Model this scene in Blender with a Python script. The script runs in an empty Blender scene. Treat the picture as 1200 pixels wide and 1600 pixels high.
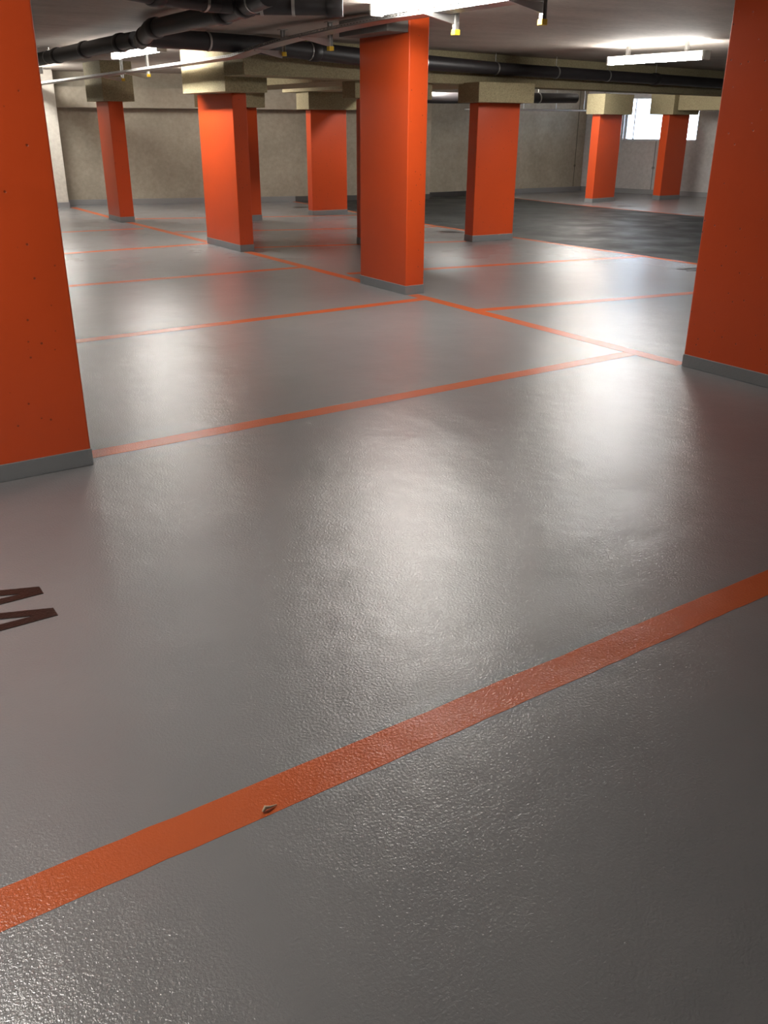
import bpy, bmesh, math, random
from mathutils import Vector, Matrix
random.seed(7)
SC = bpy.context.scene
COL = SC.collection

# ------------------------------------------------------------------ camera
cam_d = bpy.data.cameras.new('camera'); cam = bpy.data.objects.new('camera', cam_d); COL.objects.link(cam)
R_, U_, F_ = Vector((0.8297, -0.55817, 0.00579)), Vector((0.21974, 0.33613, 0.91582)), Vector((0.51314, 0.75859, -0.40154))
m = Matrix.Identity(4)
for i in range(3):
    m[i][0], m[i][1], m[i][2] = R_[i], U_[i], -F_[i]
m[2][3] = 1.6
cam.matrix_world = m
cam_d.sensor_fit = 'VERTICAL'; cam_d.sensor_height = 24.0; cam_d.lens = 1385.66 / 1600 * 24.0
cam_d.clip_start = 0.05; cam_d.clip_end = 200
SC.camera = cam

# ------------------------------------------------------------------ world, exposure
w = bpy.data.worlds.new('world'); SC.world = w; w.use_nodes = True
bg = w.node_tree.nodes['Background']; bg.inputs[0].default_value = (0.66, 0.80, 1.0, 1); bg.inputs[1].default_value = 24.0
SC.view_settings.view_transform = 'Standard'; SC.view_settings.look = 'None'
SC.view_settings.exposure = 0.0; SC.view_settings.gamma = 1.0; SC.view_settings.use_curve_mapping = False
LAMP_COLOR = (1.0, 0.96, 0.905); LAMP_POWER = 140.0

# ------------------------------------------------------------------ material helpers
def mat(name):
    M = bpy.data.materials.new(name); M.use_nodes = True
    nt = M.node_tree; b = nt.nodes['Principled BSDF']
    return M, nt, b
def nd(nt, t, **kw):
    n = nt.nodes.new(t)
    for k, v in kw.items():
        if k in n.inputs: n.inputs[k].default_value = v
        else: setattr(n, k, v)
    return n
def pos(nt, kind='world', scale=(1, 1, 1)):
    mp = nd(nt, 'ShaderNodeMapping'); mp.inputs['Scale'].default_value = scale
    if kind == 'world':
        g = nd(nt, 'ShaderNodeNewGeometry'); nt.links.new(g.outputs['Position'], mp.inputs['Vector'])
    else:
        g = nd(nt, 'ShaderNodeTexCoord'); nt.links.new(g.outputs['Object'], mp.inputs['Vector'])
    return mp.outputs['Vector']
def noise(nt, vec, scale, detail=4, rough=.5):
    n = nd(nt, 'ShaderNodeTexNoise', Scale=scale, Detail=detail, Roughness=rough)
    nt.links.new(vec, n.inputs['Vector']); return n.outputs['Fac']
def ramp(nt, fac, stops):
    r = nd(nt, 'ShaderNodeValToRGB'); e = r.color_ramp.elements
    while len(e) < len(stops): e.new(.5)
    for i, (p, c) in enumerate(stops):
        e[i].position = p; e[i].color = (c[0], c[1], c[2], 1) if not isinstance(c, (int, float)) else (c, c, c, 1)
    nt.links.new(fac, r.inputs['Fac']); return r.outputs['Color']
def mixc(nt, fac, a, b, blend='MIX'):
    x = nd(nt, 'ShaderNodeMix', data_type='RGBA', blend_type=blend)
    for s, v in ((x.inputs['Factor'], fac), (x.inputs['A'], a), (x.inputs['B'], b)):
        pass
    def put(sock, v):
        if hasattr(v, 'links') or hasattr(v, 'is_linked'): nt.links.new(v, sock)
        elif isinstance(v, (int, float)): sock.default_value = v
        else: sock.default_value = (v[0], v[1], v[2], 1)
    put(x.inputs[0], fac); put(x.inputs[6], a); put(x.inputs[7], b)
    return x.outputs[2]
def bump(nt, b, hs, prev=None):
    last = None
    for h, st, dist in hs:
        n = nd(nt, 'ShaderNodeBump', Strength=st, Distance=dist)
        nt.links.new(h, n.inputs['Height'])
        if last is not None: nt.links.new(last, n.inputs['Normal'])
        last = n.outputs['Normal']
    nt.links.new(last, b.inputs['Normal'])

def floor_like(name, c1, c2, rough=(.30, .42), spec=.95):
    """glossy orange-peel epoxy coating"""
    M, nt, b = mat(name)
    v = pos(nt)
    big = noise(nt, v, .9, 5, .55)
    nt.links.new(ramp(nt, big, [(.3, c1), (.7, c2)]), b.inputs['Base Color'])
    mid = noise(nt, v, 3.0, 4, .6)
    rr = nd(nt, 'ShaderNodeMapRange'); rr.inputs[3].default_value = rough[0]; rr.inputs[4].default_value = rough[1]
    rr.inputs[1].default_value = .3; rr.inputs[2].default_value = .7
    nt.links.new(mid, rr.inputs[0]); nt.links.new(rr.outputs[0], b.inputs['Roughness'])
    fine = noise(nt, v, 115, 2, .6)
    fine2 = noise(nt, v, 380, 1, .5)
    wave = noise(nt, pos(nt, 'world', (1, 1, 1)), 2.2, 3, .5)
    bump(nt, b, [(wave, .6, .02), (fine, 1.0, .0019), (fine2, .8, .0003)])
    b.inputs['IOR'].default_value = 1.5; b.inputs['Specular IOR Level'].default_value = spec
    b.inputs['Coat Weight'].default_value = spec * .38; b.inputs['Coat Roughness'].default_value = .5; b.inputs['Coat IOR'].default_value = 1.5
    return M
def holes(nt, v, scale, thr, keep=.5):
    vo = nd(nt, 'ShaderNodeTexVoronoi', Scale=scale); nt.links.new(v, vo.inputs['Vector'])
    r = ramp(nt, vo.outputs['Distance'], [(thr * .6, 1.0), (thr, 0.0)])
    sep = nd(nt, 'ShaderNodeSeparateColor'); nt.links.new(vo.outputs['Color'], sep.inputs[0])
    gt = nd(nt, 'ShaderNodeMath', operation='GREATER_THAN'); gt.inputs[1].default_value = keep
    nt.links.new(sep.outputs[0], gt.inputs[0])
    mu = nd(nt, 'ShaderNodeMath', operation='MULTIPLY'); nt.links.new(r, mu.inputs[0]); nt.links.new(gt.outputs[0], mu.inputs[1])
    return mu.outputs[0]
def paint(name, c, rough=.38, spec=.5):
    """thick gloss paint over cast concrete with air holes"""
    M, nt, b = mat(name)
    v = pos(nt)
    n = noise(nt, v, 1.6, 4)
    base = ramp(nt, n, [(.3, [k * .93 for k in c]), (.7, c)])
    h = holes(nt, v, 17, .12, .45)
    nt.links.new(mixc(nt, h, base, [k * .38 for k in c]), b.inputs['Base Color'])
    b.inputs['Roughness'].default_value = rough; b.inputs['Specular IOR Level'].default_value = spec
    b.inputs['Coat Weight'].default_value = spec * .38; b.inputs['Coat Roughness'].default_value = .5; b.inputs['Coat IOR'].default_value = 1.5
    inv = nd(nt, 'ShaderNodeMath', operation='SUBTRACT'); inv.inputs[0].default_value = 1; nt.links.new(h, inv.inputs[1])
    bump(nt, b, [(noise(nt, v, 9, 3), .25, .004), (noise(nt, v, 120, 2), .25, .001), (inv.outputs[0], .6, .003)])
    return M
def concrete(name, dark, light, stretch=(1, 1, 1), kind='world', joints=None, hole=True, rough=.8):
    M, nt, b = mat(name)
    v = pos(nt, kind, stretch)
    n1 = noise(nt, v, 1.3, 6, .62); n2 = noise(nt, v, 14, 4, .6)
    c = ramp(nt, n1, [(.28, dark), (.72, light)])
    c = mixc(nt, .16, c, ramp(nt, n2, [(.3, .25), (.7, .9)]), 'OVERLAY')
    hs = [(n2, .35, .004), (n1, .3, .01)]
    if joints:
        # vertical shutter joints along the wall's own length, tie holes on them
        vv = pos(nt, 'object'); s = nd(nt, 'ShaderNodeSeparateXYZ'); nt.links.new(vv, s.inputs[0])
        step, off = joints
        a = nd(nt, 'ShaderNodeMath', operation='ADD'); a.inputs[1].default_value = off + 100 * step; nt.links.new(s.outputs[0], a.inputs[0])
        mo = nd(nt, 'ShaderNodeMath', operation='MODULO'); mo.inputs[1].default_value = step; nt.links.new(a.outputs[0], mo.inputs[0])
        d = nd(nt, 'ShaderNodeMath', operation='SUBTRACT'); d.inputs[1].default_value = step / 2; nt.links.new(mo.outputs[0], d.inputs[0])
        ab = nd(nt, 'ShaderNodeMath', operation='ABSOLUTE'); nt.links.new(d.outputs[0], ab.inputs[0])
        lt = nd(nt, 'ShaderNodeMath', operation='LESS_THAN'); lt.inputs[1].default_value = .012; nt.links.new(ab.outputs[0], lt.inputs[0])
        # tie hole
        hz = nd(nt, 'ShaderNodeMath', operation='SUBTRACT'); hz.inputs[1].default_value = .62; nt.links.new(s.outputs[2], hz.inputs[0])
        cb = nd(nt, 'ShaderNodeCombineXYZ'); nt.links.new(ab.outputs[0], cb.inputs[0]); nt.links.new(hz.outputs[0], cb.inputs[1])
        ln = nd(nt, 'ShaderNodeVectorMath', operation='LENGTH'); nt.links.new(cb.outputs[0], ln.inputs[0])
        l2 = nd(nt, 'ShaderNodeMath', operation='LESS_THAN'); l2.inputs[1].default_value = .035; nt.links.new(ln.outputs['Value'], l2.inputs[0])
        mx = nd(nt, 'ShaderNodeMath', operation='MAXIMUM'); nt.links.new(lt.outputs[0], mx.inputs[0]); nt.links.new(l2.outputs[0], mx.inputs[1])
        c = mixc(nt, mx.outputs[0], c, [k * .45 for k in dark])
    if hole:
        h = holes(nt, v, 7, .05, .6); c = mixc(nt, h, c, [k * .35 for k in dark])
    nt.links.new(c, b.inputs['Base Color'])
    b.inputs['Roughness'].default_value = rough; b.inputs['Specular IOR Level'].default_value = .3
    bump(nt, b, hs)
    return M
def simple(name, c, rough=.5, metal=0.0, bumpy=0.0, scale=60):
    M, nt, b = mat(name)
    v = pos(nt)
    nt.links.new(ramp(nt, noise(nt, v, 5, 4), [(.3, [k * .85 for k in c]), (.7, c)]), b.inputs['Base Color'])
    b.inputs['Roughness'].default_value = rough; b.inputs['Metallic'].default_value = metal
    if bumpy: bump(nt, b, [(noise(nt, v, scale, 3), bumpy, .003)])
    return M

M_FLOOR = floor_like('grey_epoxy', (.195, .196, .199), (.22, .22, .222), (.22, .22), .8)
M_LINE = floor_like('orange_line_paint', (.47, .088, .02), (.53, .11, .028), (.25, .25), .5)
M_INK = floor_like('black_line_paint', (.018, .012, .010), (.03, .02, .017), (.3, .3), .25)
M_SKIRT = floor_like('grey_skirting_coating', (.17, .175, .18), (.20, .205, .21), (.35, .45))
M_BLACKSK = floor_like('dark_skirting_coating', (.02, .018, .017), (.03, .028, .026), (.35, .5))
M_ORANGE = paint('orange_column_paint', (.60, .072, .013), .3)
M_CONC = concrete('wall_concrete', (.27, .24, .19), (.38, .34, .27), joints=(2.4, 1.1), kind='world')
M_CONCR = concrete('wall_concrete_pale', (.45, .44, .43), (.55, .54, .53), joints=(1.5, .2), kind='world')
M_CEIL = concrete('ceiling_concrete', (.34, .30, .26), (.46, .41, .36), stretch=(1.0, 2.4, 1), kind='world', hole=False)
M_POST = concrete('pale_post_concrete', (.45, .42, .36), (.55, .52, .46))
# wood-wool insulation boards: yellowish grain
M_WOOD, nt, b = mat('wood_wool_board')
v = pos(nt)
g1 = noise(nt, v, 55, 5, .8); g2 = noise(nt, v, 2, 3)
nt.links.new(mixc(nt, .4, ramp(nt, g1, [(.36, (.16, .13, .065)), (.62, (.46, .40, .24))]), ramp(nt, g2, [(.3, (.26, .22, .13)), (.7, (.36, .31, .19))])), b.inputs['Base Color'])
b.inputs['Roughness'].default_value = .9; bump(nt, b, [(g1, .7, .006)])
# asphalt lane
M_LANE, nt, b = mat('dark_lane_coating')
v = pos(nt)
big = noise(nt, v, 1.1, 5, .6)
nt.links.new(ramp(nt, big, [(.3, (.022, .024, .023)), (.66, (.038, .040, .039)), (.74, (.085, .09, .086))]), b.inputs['Base Color'])
mr = nd(nt, 'ShaderNodeMapRange'); mr.inputs[1].default_value = .35; mr.inputs[2].default_value = .65; mr.inputs[3].default_value = .45; mr.inputs[4].default_value = .65; b.inputs['Specular IOR Level'].default_value = .18
nt.links.new(noise(nt, v, 1.7, 4), mr.inputs[0]); nt.links.new(mr.outputs[0], b.inputs['Roughness'])
bump(nt, b, [(noise(nt, v, 2.6, 4), .6, .012), (noise(nt, v, 160, 2), .7, .0008)])
M_PIPE = simple('black_plastic_pipe', (.026, .023, .025), .46)
M_SLEEVE = simple('pipe_coupler_plastic', (.022, .019, .020), .45)
M_GALV = simple('galvanised_steel', (.52, .51, .49), .38, .85)
M_WHITE = simple('white_enamel', (.75, .74, .70), .4)
M_YELLOW = simple('yellow_plastic_cap', (.75, .50, .03), .4)
M_FRAME = simple('window_frame_paint', (.62, .64, .66), .5)
M_CHIP = simple('pale_splinter', (.55, .42, .28), .6)
M_TUBE, nt, b = mat('lamp_diffuser')
b.inputs['Base Color'].default_value = (.9, .9, .88, 1)
b.inputs['Emission Color'].default_value = (*LAMP_COLOR, 1); b.inputs['Emission Strength'].default_value = LAMP_POWER
M_GLASS, nt, b = mat('window_glass')
b.inputs['Base Color'].default_value = (1, 1, 1, 1); b.inputs['Transmission Weight'].default_value = 1.0; b.inputs['Roughness'].default_value = 0.0; b.inputs['IOR'].default_value = 1.05

# ------------------------------------------------------------------ mesh helpers
class MB:
    def __init__(s): s.v = []; s.f = []
    def box(s, x0, y0, z0, x1, y1, z1, rot=None, org=(0, 0, 0)):
        n = len(s.v)
        P = [Vector((x, y, z)) for z in (z0, z1) for x, y in ((x0, y0), (x1, y0), (x1, y1), (x0, y1))]
        if rot is not None: P = [Matrix.Rotation(rot, 3, 'Z') @ q + Vector(org) for q in P]
        s.v += P
        s.f += [[n + i for i in q] for q in ((3, 2, 1, 0), (4, 5, 6, 7), (0, 1, 5, 4), (1, 2, 6, 5), (2, 3, 7, 6), (3, 0, 4, 7))]
        return s
    def prism(s, poly, z0, z1):
        n = len(s.v); k = len(poly)
        s.v += [Vector((x, y, z0)) for x, y in poly] + [Vector((x, y, z1)) for x, y in poly]
        s.f += [[n + i for i in reversed(range(k))], [n + k + i for i in range(k)]]
        s.f += [[n + i, n + (i + 1) % k, n + k + (i + 1) % k, n + k + i] for i in range(k)]
        return s
    def tube(s, pts, r, seg=20, caps=True):
        """round tube through points with mitred joints; r may be a list"""
        pts = [Vector(p) for p in pts]; rr = r if isinstance(r, (list, tuple)) else [r] * len(pts)
        n = len(s.v); prev = None
        for i, p in enumerate(pts):
            if i == 0: t = (pts[1] - p).normalized()
            elif i == len(pts) - 1: t = (p - pts[-2]).normalized()
            else: t = ((p - pts[i - 1]).normalized() + (pts[i + 1] - p).normalized()).normalized()
            up = Vector((0, 0, 1)) if abs(t.z) < .9 else Vector((1, 0, 0))
            a = t.cross(up).normalized()
            if prev is not None and a.dot(prev) < 0: a = -a
            prev = a; bb = t.cross(a).normalized()
            for k in range(seg):
                an = 2 * math.pi * k / seg
                s.v.append(p + (a * math.cos(an) + bb * math.sin(an)) * rr[i])
        for i in range(len(pts) - 1):
            for k in range(seg):
                q = n + i * seg
                s.f.append([q + k, q + (k + 1) % seg, q + seg + (k + 1) % seg, q + seg + k])
        if caps:
            s.f.append([n + k for k in reversed(range(seg))]); q = n + (len(pts) - 1) * seg; s.f.append([q + k for k in range(seg)])
        return s
    def build(s, name, material, parent=None, bevel=0, smooth=False, origin=None):
        me = bpy.data.meshes.new(name)
        o = Vector(origin) if origin is not None else Vector((0, 0, 0))
        me.from_pydata([tuple(p - o) for p in s.v], [], s.f)
        bm = bmesh.new(); bm.from_mesh(me); bmesh.ops.recalc_face_normals(bm, faces=bm.faces); bm.to_mesh(me); bm.free()
        me.materials.append(material)
        ob = bpy.data.objects.new(name, me); COL.objects.link(ob); ob.location = o
        if parent is not None:
            ob.parent = parent; ob.location = o
        if bevel:
            md = ob.modifiers.new('bevel', 'BEVEL'); md.width = bevel; md.segments = 2; md.limit_method = 'ANGLE'
        if smooth:
            for p in me.polygons: p.use_smooth = True
            try: me.set_sharp_from_angle(angle=math.radians(45))
            except Exception: pass
        return ob
def thing(name, label, cat, loc=(0, 0, 0), rotz=0, group=None):
    o = bpy.data.objects.new(name, None); COL.objects.link(o); o.location = loc; o.rotation_euler = (0, 0, rotz)
    o.empty_display_size = .1; o['label'] = label; o['category'] = cat
    if group: o['group'] = group
    return o
def tag(o, label, cat, group=None, kind=None):
    o['label'] = label; o['category'] = cat
    if group: o['group'] = group
    if kind: o['kind'] = kind
    return o
def struct(o):
    o['kind'] = 'structure'; return o
def pv(x, y, rot, p, q):
    c, s_ = math.cos(rot), math.sin(rot)
    return (x + p * c - q * s_, y + p * s_ + q * c)

# ------------------------------------------------------------------ shell
ZC = 2.5
WA0, WA1 = Vector((1.5, 20.92, 0)), Vector((13.0, 17.42, 0))     # rear wall, left stretch
WB0, WB1 = Vector((13.0, 17.85, 0)), Vector((18.17, 17.72, 0))   # rear wall, recessed stretch
WR0, WRd = Vector((18.17, 17.85, 0)), Vector((1.0, -3.25, 0)).normalized()  # right wall with the window
fl = MB().prism([(-7, -7), (27, -7), (23, 22), (-7, 22)], -.2, 0); struct(fl.build('floor', M_FLOOR))
lane = MB().prism([(9.75, -6.9), (9.72, 7.34), (9.70, 8.5), (9.66, 9.42), (9.66, 10.25), (9.60, 12.63), (9.80, 15.48), (9.98, 18.30), (13.0, 17.40), (13.0, 17.84), (14.85, 17.80), (14.84, 16.46), (14.74, 14.8), (14.8, 13.38), (14.95, 11.3), (15.3, -6.9)], -.01, .002)
struct(lane.build('floor', M_LANE))
struct(MB().prism([(-7, -7), (27, -7), (23, 22), (-7, 22)], ZC, ZC + .3).build('ceiling', M_CEIL))
def wall_seg(name, a, b, mat_, z0=0, z1=ZC, t=.3, side=1):
    """box whose visible face runs a-b; side=1 thickens to the left of a->b; own X runs along the wall"""
    d = (b - a); L = d.length; ang = math.atan2(d.y, d.x)
    mb = MB().box(0, 0 if side > 0 else -t, z0, L, t if side > 0 else 0, z1)
    o = mb.build(name, mat_); o.location = a; o.rotation_euler = (0, 0, ang); return o
struct(wall_seg('wall_back', WA0, WA1, M_CONC))
struct(wall_seg('wall_back', WB0, WB1, M_CONC))
jog = MB().prism([(12.9, 17.75), (13.0, 17.42), (13.0, 17.85), (12.95, 18.1)], 0, ZC); struct(jog.build('wall_back', M_CONC))
# right wall: four blocks around the window opening
S0, S1, Z0, Z1 = 1.14, 3.03, 1.235, 2.225
WL = 25.0
mb = MB().box(-.15, 0, 0, S0, .3, ZC).box(S1, 0, 0, WL, .3, ZC).box(S0, 0, 0, S1, .3, Z0).box(S0, 0, Z1, S1, .3, ZC)
wr = mb.build('wall_right', M_CONCR); wr.location = WR0; wr.rotation_euler = (0, 0, math.atan2(WRd.y, WRd.x)); struct(wr)
ARW = math.atan2(WRd.y, WRd.x)
win = MB().box(S0, .12, Z0, S0 + .04, .18, Z1).box(S1 - .04, .12, Z0, S1, .18, Z1).box(S0, .12, Z0, S1, .18, Z0 + .04).box(S0, .12, Z1 - .04, S1, .18, Z1).box(S0 + .21, .13, Z0, S0 + .235, .17, Z1)
wf = win.build('window_1', M_FRAME); wf.location = WR0; wf.rotation_euler = (0, 0, ARW); struct(wf)
pane = MB().box(S0 + .03, .145, Z0 + .03, S1 - .03, .15, Z1 - .03).build('pane', M_GLASS, wf)
struct(MB().box(-7.3, -7, 0, -7, 22, ZC).build('wall_left', M_CONC))
struct(MB().box(-7, -7.3, 0, 27, -7, ZC).build('wall_front', M_CONC))
struct(MB().box(-7, 22, 0, 2, 22.3, ZC).build('wall_back', M_CONC))
# skirting strips on the walls
def skirt(name, a, b, m_, h=.11):
    d = (b - a); ang = math.atan2(d.y, d.x)
    o = MB().box(0, -.012, 0, d.length, .0, h).build(name, m_, bevel=.003); o.location = a; o.rotation_euler = (0, 0, ang); return struct(o)
dA = (WA1 - WA0).normalized()
lenA = (9.98 - WA0.x) / dA.x
skirt('baseboard_back', WA0, WA0 + dA * lenA, M_SKIRT)
skirt('baseboard_back', WA0 + dA * lenA, WA1, M_BLACKSK)
dB = (WB1 - WB0).normalized(); lb = 1.85
skirt('baseboard_back', WB0, WB0 + dB * lb, M_BLACKSK)
skirt('baseboard_back', WB0 + dB * lb, WB1, M_SKIRT)
o = MB().box(0, -.012, 0, WL, 0, .11).build('baseboard_right', M_SKIRT, bevel=.003); o.location = WR0; o.rotation_euler = (0, 0, ARW); struct(o)
# downstand along the rear wall
o = MB().box(0, -.32, 1.85, (WA1 - WA0).length - .6, 0.0, 2.22).build('trim_1', M_CONC); o.location = WA0; o.rotation_euler = (0, 0, math.atan2(dA.y, dA.x)); struct(o)
# pale post beside the far left corner
t = thing('concrete_post', 'slim pale concrete post against the rear wall, beside the left foreground column', 'post', (4.98, 19.15, 0))
MB().box(0, 0, 0, .28, .35, ZC).build('shaft', M_POST, t, bevel=.01)
MB().box(-.01, -.01, 0, .29, .36, .11).build('skirting', M_SKIRT, t)

# ------------------------------------------------------------------ beams (wood-wool faced)
BA = math.atan(.11)
def beam(label, x0, y0, rot, L, W, z0, z1=ZC, m_=None):
    o = MB().box(0, 0, z0, L, W, z1).build('ceiling_beam', m_ or M_WOOD, bevel=.008); o.location = (x0, y0, 0); o.rotation_euler = (0, 0, rot)
    return tag(o, label, 'beam', None)
beam('long yellowish insulated ceiling beam crossing the hall behind the central orange column', 5.0, 10.32, BA, 13.5, .45, 2.1)
beam('insulated cross beam with brightly lit side left of the central column, running to the rear', 6.66, 11.0, 0, .95, 4.6, 2.1)
beam('insulated cross beam running to the rear above the columns right of centre', 8.45, 11.2, 0, 1.19, 4.7, 2.1)
beam('insulated beam over the far column in front of the window', 17.45, 7.0, math.radians(-1.0), .75, 7.9, 1.90)

# ------------------------------------------------------------------ columns
def column(label, x, y, rot, w_, d_, ztop, cap=None, sk=.088, group=None):
    t = thing('concrete_column', label, 'column', (x, y, 0), math.radians(rot), group)
    MB().box(0, 0, 0, w_, d_, ztop).build('shaft', M_ORANGE, t, bevel=.008)
    MB().box(-.004, -.004, 0, w_ + .004, d_ + .004, sk).build('skirting', M_SKIRT, t, bevel=.004)
    if cap:
        a, b_, c, d, z0, z1 = cap
        MB().box(a, c, z0, b_, d, z1).build('capital', M_WOOD, t, bevel=.006)
    return t
column('broad orange column filling the left edge of the foreground, wall paint pitted with air holes', .26, 4.33, 0, .88, .26, ZC)
column('orange column cut by the right edge of the foreground, grey skirting meeting the line end', 5.33, 2.95, 0, .24, 1.08, ZC)
column('tall central orange column, its narrow right face glowing yellow under the lamp', 5.30, 7.47, 0, .225, .85, ZC)
column('orange column with a wide grainy capital, next to the left of the central column', 5.30, 11.32, 0, .20, 1.10, 1.94, (-.26, .31, -.38, .95, 1.94, 2.46))
column('small far orange column at left with a glossy reflection at its top', 5.20, 15.87, 0, .25, .63, 1.905, (-.1, .42, -.1, .8, 1.905, ZC))
column('orange column peeking from behind the right side of the second left column', 6.78, 15.05, 0, .72, .30, 1.83, (-.2, .78, -.2, .5, 1.83, 2.1))
column('far orange column with a diagonal shadow on its face', 8.67, 15.26, -4, .73, .20, 1.815, (-.15, .82, -.25, .27, 1.815, 2.1))
column('orange column almost wholly hidden behind the central column, only a sliver at its left', 7.14, 11.0, 0, .72, .30, 1.90, (-.33, .92, -.2, .12, 1.90, 2.1))
column('broad orange column right of the central one at the edge of the dark lane', 8.69, 10.56, -5.5, .72, .22, 1.87, (-.17, .77, -.25, .27, 1.87, 2.12))
column('bright orange column beyond the dark lane, left of the window', 15.5, 14.72, 9, .85, .20, 1.80, (-.1, 1.0, -.15, .3, 1.80, 2.2))
column('farthest orange column standing in front of the window', 17.57, 14.58, -3, .66, .22, 1.815, (-.12, .72, -.2, .5, 1.815, 2.3))

# ------------------------------------------------------------------ painted lines
def line(label, pts, w_=.12, z=.0015, m_=None, group=None, name='parking_line'):
    pts = [Vector((p[0], p[1], 0)) for p in pts]
    L, R = [], []
    for i, p in enumerate(pts):
        t = (pts[min(i + 1, len(pts) - 1)] - pts[max(i - 1, 0)]).normalized(); n = Vector((-t.y, t.x, 0))
        L.append(p + n * w_ / 2); R.append(p - n * w_ / 2)
    poly = [(q.x, q.y) for q in L] + [(q.x, q.y) for q in reversed(R)]
    o = MB().prism(poly, 0, z).build(name, m_ or M_LINE)
    return tag(o, label, 'floor line', group)
def wob(x0, y0, x1, y1, n=40, amp=.0025):
    return [(x0 + (x1 - x0) * i / n + random.uniform(-amp, amp), y0 + (y1 - y0) * i / n + random.uniform(-amp, amp)) for i in range(n + 1)]
line('orange bay-end line between the central column and the right foreground column', wob(5.36, 4.06, 5.37, 7.44) , .125, .0011)
line('orange bay-end line piece between the central column and the one behind it', wob(5.37, 8.34, 5.38, 11.30), .12, .0011)
line('orange bay-end line piece between the second and the far left column', wob(5.36, 12.44, 5.33, 15.85), .12, .0011)
line('thin orange bay-end line piece from the far left column back to the post', wob(5.33, 16.52, 5.35, 19.2), .12, .0011)
line('wide orange bay line crossing the foreground from lower left to right', wob(-.6, 1.665, 5.1, 1.665, 80), .125, .0007)
line('orange bay line starting at the foot of the left foreground column', wob(1.17, 4.485, 5.31, 4.50, 60), .12, .0007)
line('orange bay line meeting the foot of the central column from the left', wob(-.2, 7.14, 5.31, 7.19, 60), .12, .0007)
line('orange bay line at left just in front of the second column', wob(-.2, 9.92, 5.31, 9.68, 60), .12, .0007)
line('thin orange bay line reaching the back corner of the second left column', wob(-.2, 12.35, 5.30, 12.39, 60), .12, .0007)
line('faint thin orange bay line in front of the far left column', wob(-.2, 15.35, 5.2, 14.75, 60), .11, .0007)
line('orange bay line right of the central column running to the right foreground column', wob(5.42, 6.44, 9.60, 5.66, 60), .12, .0007)
line('orange bay line passing just behind the foot of the central column to the dark lane', wob(5.53, 8.96, 9.58, 8.17, 60), .12, .0007)
line('thin orange bay line from the second left column to the hidden middle column', wob(5.52, 11.68, 7.11, 11.17, 30), .11, .0007)
line('short orange bay line left of the broad column by the dark lane', wob(7.89, 10.92, 8.66, 10.66, 20), .11, .0007)
line('faint orange bay line in front of the far column with diagonal shadow', wob(5.43, 14.0, 9.48, 12.52, 60), .11, .0007)
line('faint orange bay line touching the foot of the far column with diagonal shadow', wob(5.47, 16.4, 9.6, 14.83, 60), .11, .0007)
line('orange edge line along the near side of the dark lane', [(9.70, -6.8), (9.67, 7.34), (9.65, 8.5), (9.61, 9.42), (9.60, 10.25), (9.545, 12.63), (9.74, 15.48), (9.92, 18.28)], .09, .0024)
line('thin orange edge line along the far side of the dark lane', [(14.88, 17.75), (14.88, 16.46), (14.79, 14.8), (14.84, 13.38), (15.0, 11.3), (15.35, -6.8)], .06, .0024)

# ------------------------------------------------------------------ painted bay letters (a W seen from its foot)
def letter(label, ox, oy, ang, s=1.0, z=.0028, group=None):
    """W lying flat: feet at local x=0, pointing +x before rotation, arms run to -x"""
    mb = MB()
    for k in (0, 1):
        y0 = -k * .19
        for j, P in enumerate((((0, .03), (0, -.03), (-.07, .010), (-.47, .164), (-.47, .211)), ((0, -.03), (-.47, -.03), (-.47, .02), (-.07, .010)))):
            mb.prism([pv(ox, oy, ang, px * s, (py + y0) * s) for px, py in P], 0, z)
    o = mb.build('bay_letter', M_INK)
    return tag(o, label, 'painted letter', group)
letter('black painted letter W on the grey floor, cut by the left edge of the foreground', .572, 3.118, 0.0)
letter('black painted bay mark on the floor beside the right foreground column, mostly hidden by it', 9.09, 6.99, math.radians(180 - 5), .8)
letter('small dark bay mark on the floor left of the broad column by the dark lane', 9.02, 11.78, math.radians(180 - 10), .75)
letter('tiny dark bay mark on the floor left of the far column with diagonal shadow', 9.16, 16.92, math.radians(180 - 10), .75)
letter('faint bay mark on the far floor beyond the dark lane, between two orange columns', 15.3, 13.75, math.radians(175), .7)

# ------------------------------------------------------------------ chip on the foreground line
mb = MB().tube([(.729, 1.616, .005), (.738, 1.619, .012), (.750, 1.618, .008), (.772, 1.622, .003)], [.0035, .006, .0035, .001], 6)
tag(mb.build('wood_splinter', M_CHIP), 'tiny pale splinter lying on the wide orange foreground line', 'splinter')

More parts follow.
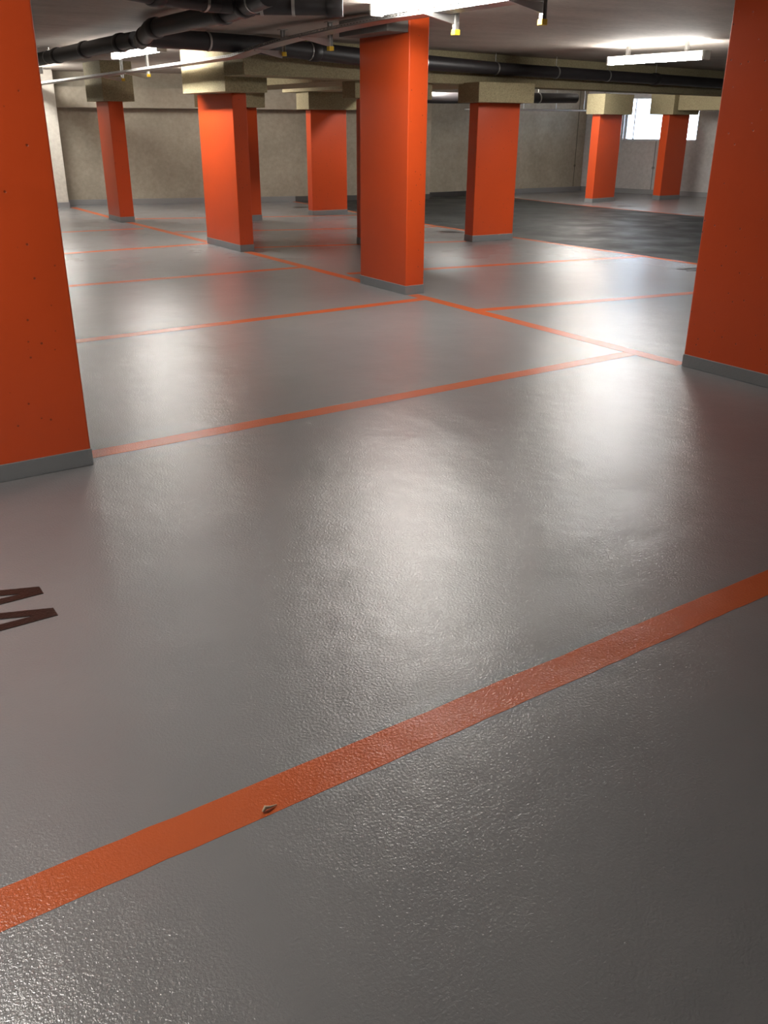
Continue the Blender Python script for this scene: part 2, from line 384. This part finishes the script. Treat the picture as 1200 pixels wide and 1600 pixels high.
# ------------------------------------------------------------------ luminaires
def luminaire(label, x, y0, y1, z=2.45, group='linear ceiling lamps'):
    t = thing('ceiling_lamp', label, 'lamp', (x, (y0 + y1) / 2, ZC), 0, group)
    h = (y1 - y0) / 2
    def bar(prof, l):   # extrude profile (x,z) along y
        mb = MB(); n = len(prof)
        mb.v += [Vector((px, -l, pz)) for px, pz in prof] + [Vector((px, l, pz)) for px, pz in prof]
        mb.f += [list(range(n)), [n + i for i in reversed(range(n))]] + [[i, (i + 1) % n, n + (i + 1) % n, n + i] for i in range(n)]
        return mb
    zz = z - ZC
    bar([(-.03, zz + .035), (.03, zz + .035), (.03, zz + .008), (-.03, zz + .008)], h).build('housing', M_WHITE, t, bevel=.004)
    bar([(-.03, zz + .008), (.03, zz + .008), (.056, zz - .006), (.056, zz - .03), (.03, zz - .055), (0, zz - .062), (-.03, zz - .055), (-.056, zz - .03), (-.056, zz - .006)], h - .03).build('diffuser', M_TUBE, t)
    for s in (-1, 1):
        MB().box(-.064, s * (h - .03) - (.03 if s < 0 else 0), zz - .066, .064, s * (h - .03) + (.03 if s > 0 else 0), zz + .036).build('end_cap', M_WHITE, t, bevel=.008)
        MB().box(-.02, s * h * .6 - .02, zz + .035, .02, s * h * .6 + .02, 0).build('mounting_clip', M_GALV, t)
    return t
LAMPS = [
 ('linear lamp blazing at the top edge above the central column', 4.62, 5.5, 7.0, 2.475),
 ('linear lamp at the upper left between the cable tray and the dark pipes', 4.46, 11.4, 13.1, 2.43),
 ('linear lamp at the upper right in front of the long beam', 9.50, 7.45, 8.95, 2.36),
 ('far linear lamp glaring behind the long beam, above the lane', 14.3, 13.0, 14.6, 2.40),
 ('linear lamp above the left foreground, out of the picture', -.35, 2.2, 3.3, 2.45),
 ('added unseen linear lamp behind the capital of the second left column, brightening the rear wall', 7.3, 15.9, 17.0, 2.43),  # extra lamp off the lamp rows, added to brighten the rear wall
 ('linear lamp at the far left, hidden behind the left foreground column', 4.5, 17.15, 18.65, 2.40),
 ('linear lamp hidden above the long beam, lighting the far column with the diagonal shadow', 10.03, 12.2, 13.7, 2.42),
]
for l in LAMPS: luminaire(*l)

# ------------------------------------------------------------------ cable tray with its brackets
path = [(4.82, 3.2, 2.41), (4.82, 7.3, 2.41), (4.79, 8.0, 2.39)] + [(4.7, q[1] * .969, (q[2] - 1.6) * .969 + 1.6) for q in [(4.85, 9.1, 2.365), (4.85, 9.7, 2.33), (4.85, 10.35, 2.275), (4.85, 11.4, 2.265), (4.85, 13.8, 2.25), (4.85, 20.0, 2.22)]]
def tray():
    t = thing('cable_tray', 'perforated galvanised cable tray running under the ceiling from top centre to far left', 'cable tray')
    W = .18; mb = MB(); side = MB()
    for (a, b_) in zip(path[:-1], path[1:]):
        a = Vector(a); b_ = Vector(b_)
        n = len(mb.v)
        for q in (a, b_):
            mb.v += [q, q + Vector((W, 0, 0)), q + Vector((W, 0, .003)), q + Vector((0, 0, .003))]
        mb.f += [[n, n + 1, n + 5, n + 4], [n + 1, n + 2, n + 6, n + 5], [n + 2, n + 3, n + 7, n + 6], [n + 3, n, n + 4, n + 7], [n, n + 3, n + 2, n + 1], [n + 4, n + 5, n + 6, n + 7]]
        def bar(x, z0, z1, p, q):
            n = len(side.v)
            for r in (p, q):
                side.v += [r + Vector((x, 0, z0)), r + Vector((x + .003, 0, z0)), r + Vector((x + .003, 0, z1)), r + Vector((x, 0, z1))]
            side.f.extend([[n, n + 1, n + 5, n + 4], [n + 1, n + 2, n + 6, n + 5], [n + 2, n + 3, n + 7, n + 6], [n + 3, n, n + 4, n + 7], [n, n + 3, n + 2, n + 1], [n + 4, n + 5, n + 6, n + 7]])
        for x in (0, W):
            bar(x, 0, .014, a, b_); bar(x, .022, .03, a, b_)
            L = (b_ - a).length; k = int(L / .05)
            for i in range(k):
                bar(x, .015, .023, a.lerp(b_, i / k), a.lerp(b_, (i + .5) / k))
    mb.build('tray_bottom', M_GALV, t); side.build('tray_sides', M_GALV, t)
    # a few cables lying in it
    for dx, r in ((.05, .009), (.08, .007), (.12, .010)):
        MB().tube([(p[0] + dx + .004 * math.sin(i * 2), p[1], p[2] + .004 + r) for i, p in enumerate(path)], r, 8).build('cable', M_PIPE, t)
    return t
tray()
def zt(y):
    for a, b_ in zip(path[:-1], path[1:]):
        if a[1] <= y <= b_[1]: return a[2] + (b_[2] - a[2]) * (y - a[1]) / (b_[1] - a[1])
    return path[-1][2]
def bracket(label, y, zb):
    t = thing('tray_bracket', label, 'bracket', (5.05, y, ZC), 0, 'cable tray brackets')
    b0 = zb - ZC
    # C-profile post
    MB().box(-.02, -.02, b0, -.016, .02, 0).box(.016, -.02, b0, .02, .02, 0).box(-.02, .016, b0, .02, .02, 0).build('post', M_GALV, t)
    MB().box(-.045, -.04, -.006, .045, .04, 0).build('ceiling_plate', M_GALV, t)
    MB().box(-.026, -.026, b0 - .04, .026, .026, b0).build('end_cap', M_YELLOW, t, bevel=.003)
    z1 = zt(y) - ZC - .004
    mb = MB(); n = 0
    P = [(-.02, z1), (-.34, z1), (-.34, z1 - .012), (-.02, z1 - .07)]
    mb.v += [Vector((px, -.012, pz)) for px, pz in P] + [Vector((px, .012, pz)) for px, pz in P]
    mb.f += [[0, 1, 2, 3], [7, 6, 5, 4]] + [[i, (i + 1) % 4, 4 + (i + 1) % 4, 4 + i] for i in range(4)]
    mb.build('arm', M_GALV, t)
BR = [('yellow-capped tray bracket right of the lamp above the central column, topmost right', 5.45, 2.30),
      ('brightly lit yellow-capped tray bracket just right of the central column top', 6.47, 2.30),
      ('yellow-capped tray bracket left of the central column, nearer one of the pair', 8.46, 2.29),
      ('yellow-capped tray bracket above the second left column, under the bend of the tray', 9.44, 2.29),
      ('tray bracket lit white below the upper left lamp', 13.51, 2.22),
      ('small far tray bracket left of the upper left lamp', 14.6, 2.20)]
for l, y, zb in BR: bracket(l, y, zb)
# grey duct between tray and central column head
tag(MB().box(5.06, 7.48, 2.36, 5.295, 8.31, 2.495).build('cable_duct', simple('grey_duct', (.15, .135, .125), .6), bevel=.005), 'grey boxed cable duct above the left face of the central column', 'duct')

# ------------------------------------------------------------------ drain pipes
def ring(pc, axis, r, w_=.02, t_=.006):
    pc = Vector(pc); ax = Vector(axis).normalized()
    return MB().tube([pc - ax * w_ / 2, pc + ax * w_ / 2], r + t_, 20)
def pipe(t, pts, r, couplers=(), hangers=()):
    """pts world points; couplers/hangers at fractions of the polyline length"""
    MB().tube(pts, r, 22).build('pipe_run', M_PIPE, t, smooth=True)
    rs = r if isinstance(r, (list, tuple)) else [r] * len(pts)
    P = [Vector(p) for p in pts]; seg = [(b_ - a).length for a, b_ in zip(P[:-1], P[1:])]; T = sum(seg)
    def atf(f):
        d = f * T
        for a, b_, l in zip(P[:-1], P[1:], seg):
            if d <= l + 1e-6:
                i = P.index(a); return a.lerp(b_, d / l), (b_ - a).normalized(), rs[i] + (rs[i + 1] - rs[i]) * d / l
            d -= l
        return P[-1], (P[-1] - P[-2]).normalized(), rs[-1]
    for f in couplers:
        p, ax, r = atf(f)
        MB().tube([p - ax * .065, p - ax * .05, p + ax * .05, p + ax * .065], [r + .004, r + .013, r + .013, r + .004], 22).build('coupler', M_SLEEVE, t, smooth=True)
    for f in hangers:
        p, ax, r = atf(f)
        h = MB().tube([p - ax * .012, p + ax * .012], r + .006, 22).build('pipe_clamp', M_GALV, t, smooth=True)
        MB().tube([p + Vector((0, 0, r)), Vector((p.x, p.y, ZC - .002))], .005, 8).build('threaded_rod', M_GALV, h)
    return t
def bp(x, dz=0): return (x, 9.50 + .11 * x, 2.30 + dz)
NET = thing('drain_pipe', 'black branching drain pipe under the ceiling, running in front of the long beam', 'pipe')
pipe(NET, [bp(3.72, .093), bp(5.0, .093), bp(6.7, .03), bp(9.0), bp(16.5, -.03)], [.092, .092, .098, .078, .078],
     couplers=(.165, .70), hangers=(.055, .16, .30, .405, .505, .60, .70))
pipe(NET, [(3.70, 17.0, 2.37), (3.70, 13.6, 2.38), (3.66, 11.2, 2.38), (3.64, 10.0, 2.37)], .082, couplers=(.56, .74, .93), hangers=(.50,))
pipe(NET, [(3.22, 6.2, 2.40), (3.42, 7.2, 2.395), (3.38, 8.9, 2.38), (3.60, 9.75, 2.34)], .075, couplers=(.18, .33, .72, .9), hangers=(.10,))
pipe(NET, [(3.10, 6.95, 2.405), (3.45, 6.90, 2.405), (3.99, 6.56, 2.405)], .062, couplers=(.30, .97), hangers=(.42, .66))
pipe(NET, [(2.0, 6.35, 2.40), (2.62, 6.72, 2.40), (3.15, 6.90, 2.40)], .062, couplers=(.55,), hangers=(.9,))
pipe(thing('drain_pipe', 'dark pipe behind the long beam, passing under the cross beam', 'pipe'), [(8.2, 12.85, 1.99), (9.9, 13.0, 1.99), (13.2, 13.2, 2.05)], .085, couplers=(.7,), hangers=(.55, .8))
# slender lit conduit far right
t = thing('conduit', 'slender pale conduit hanging in the glare of the far lamp', 'conduit')
MB().tube([(13.2, 16.5, 1.885), (17.0, 16.5, 1.90)], .022, 10).build('conduit_run', M_GALV, t, smooth=True)
for x in (14.9, 15.9, 16.8):
    MB().tube([(x, 16.5, 1.9), (x, 16.5, ZC)], .006, 8).build('threaded_rod', M_GALV, t)
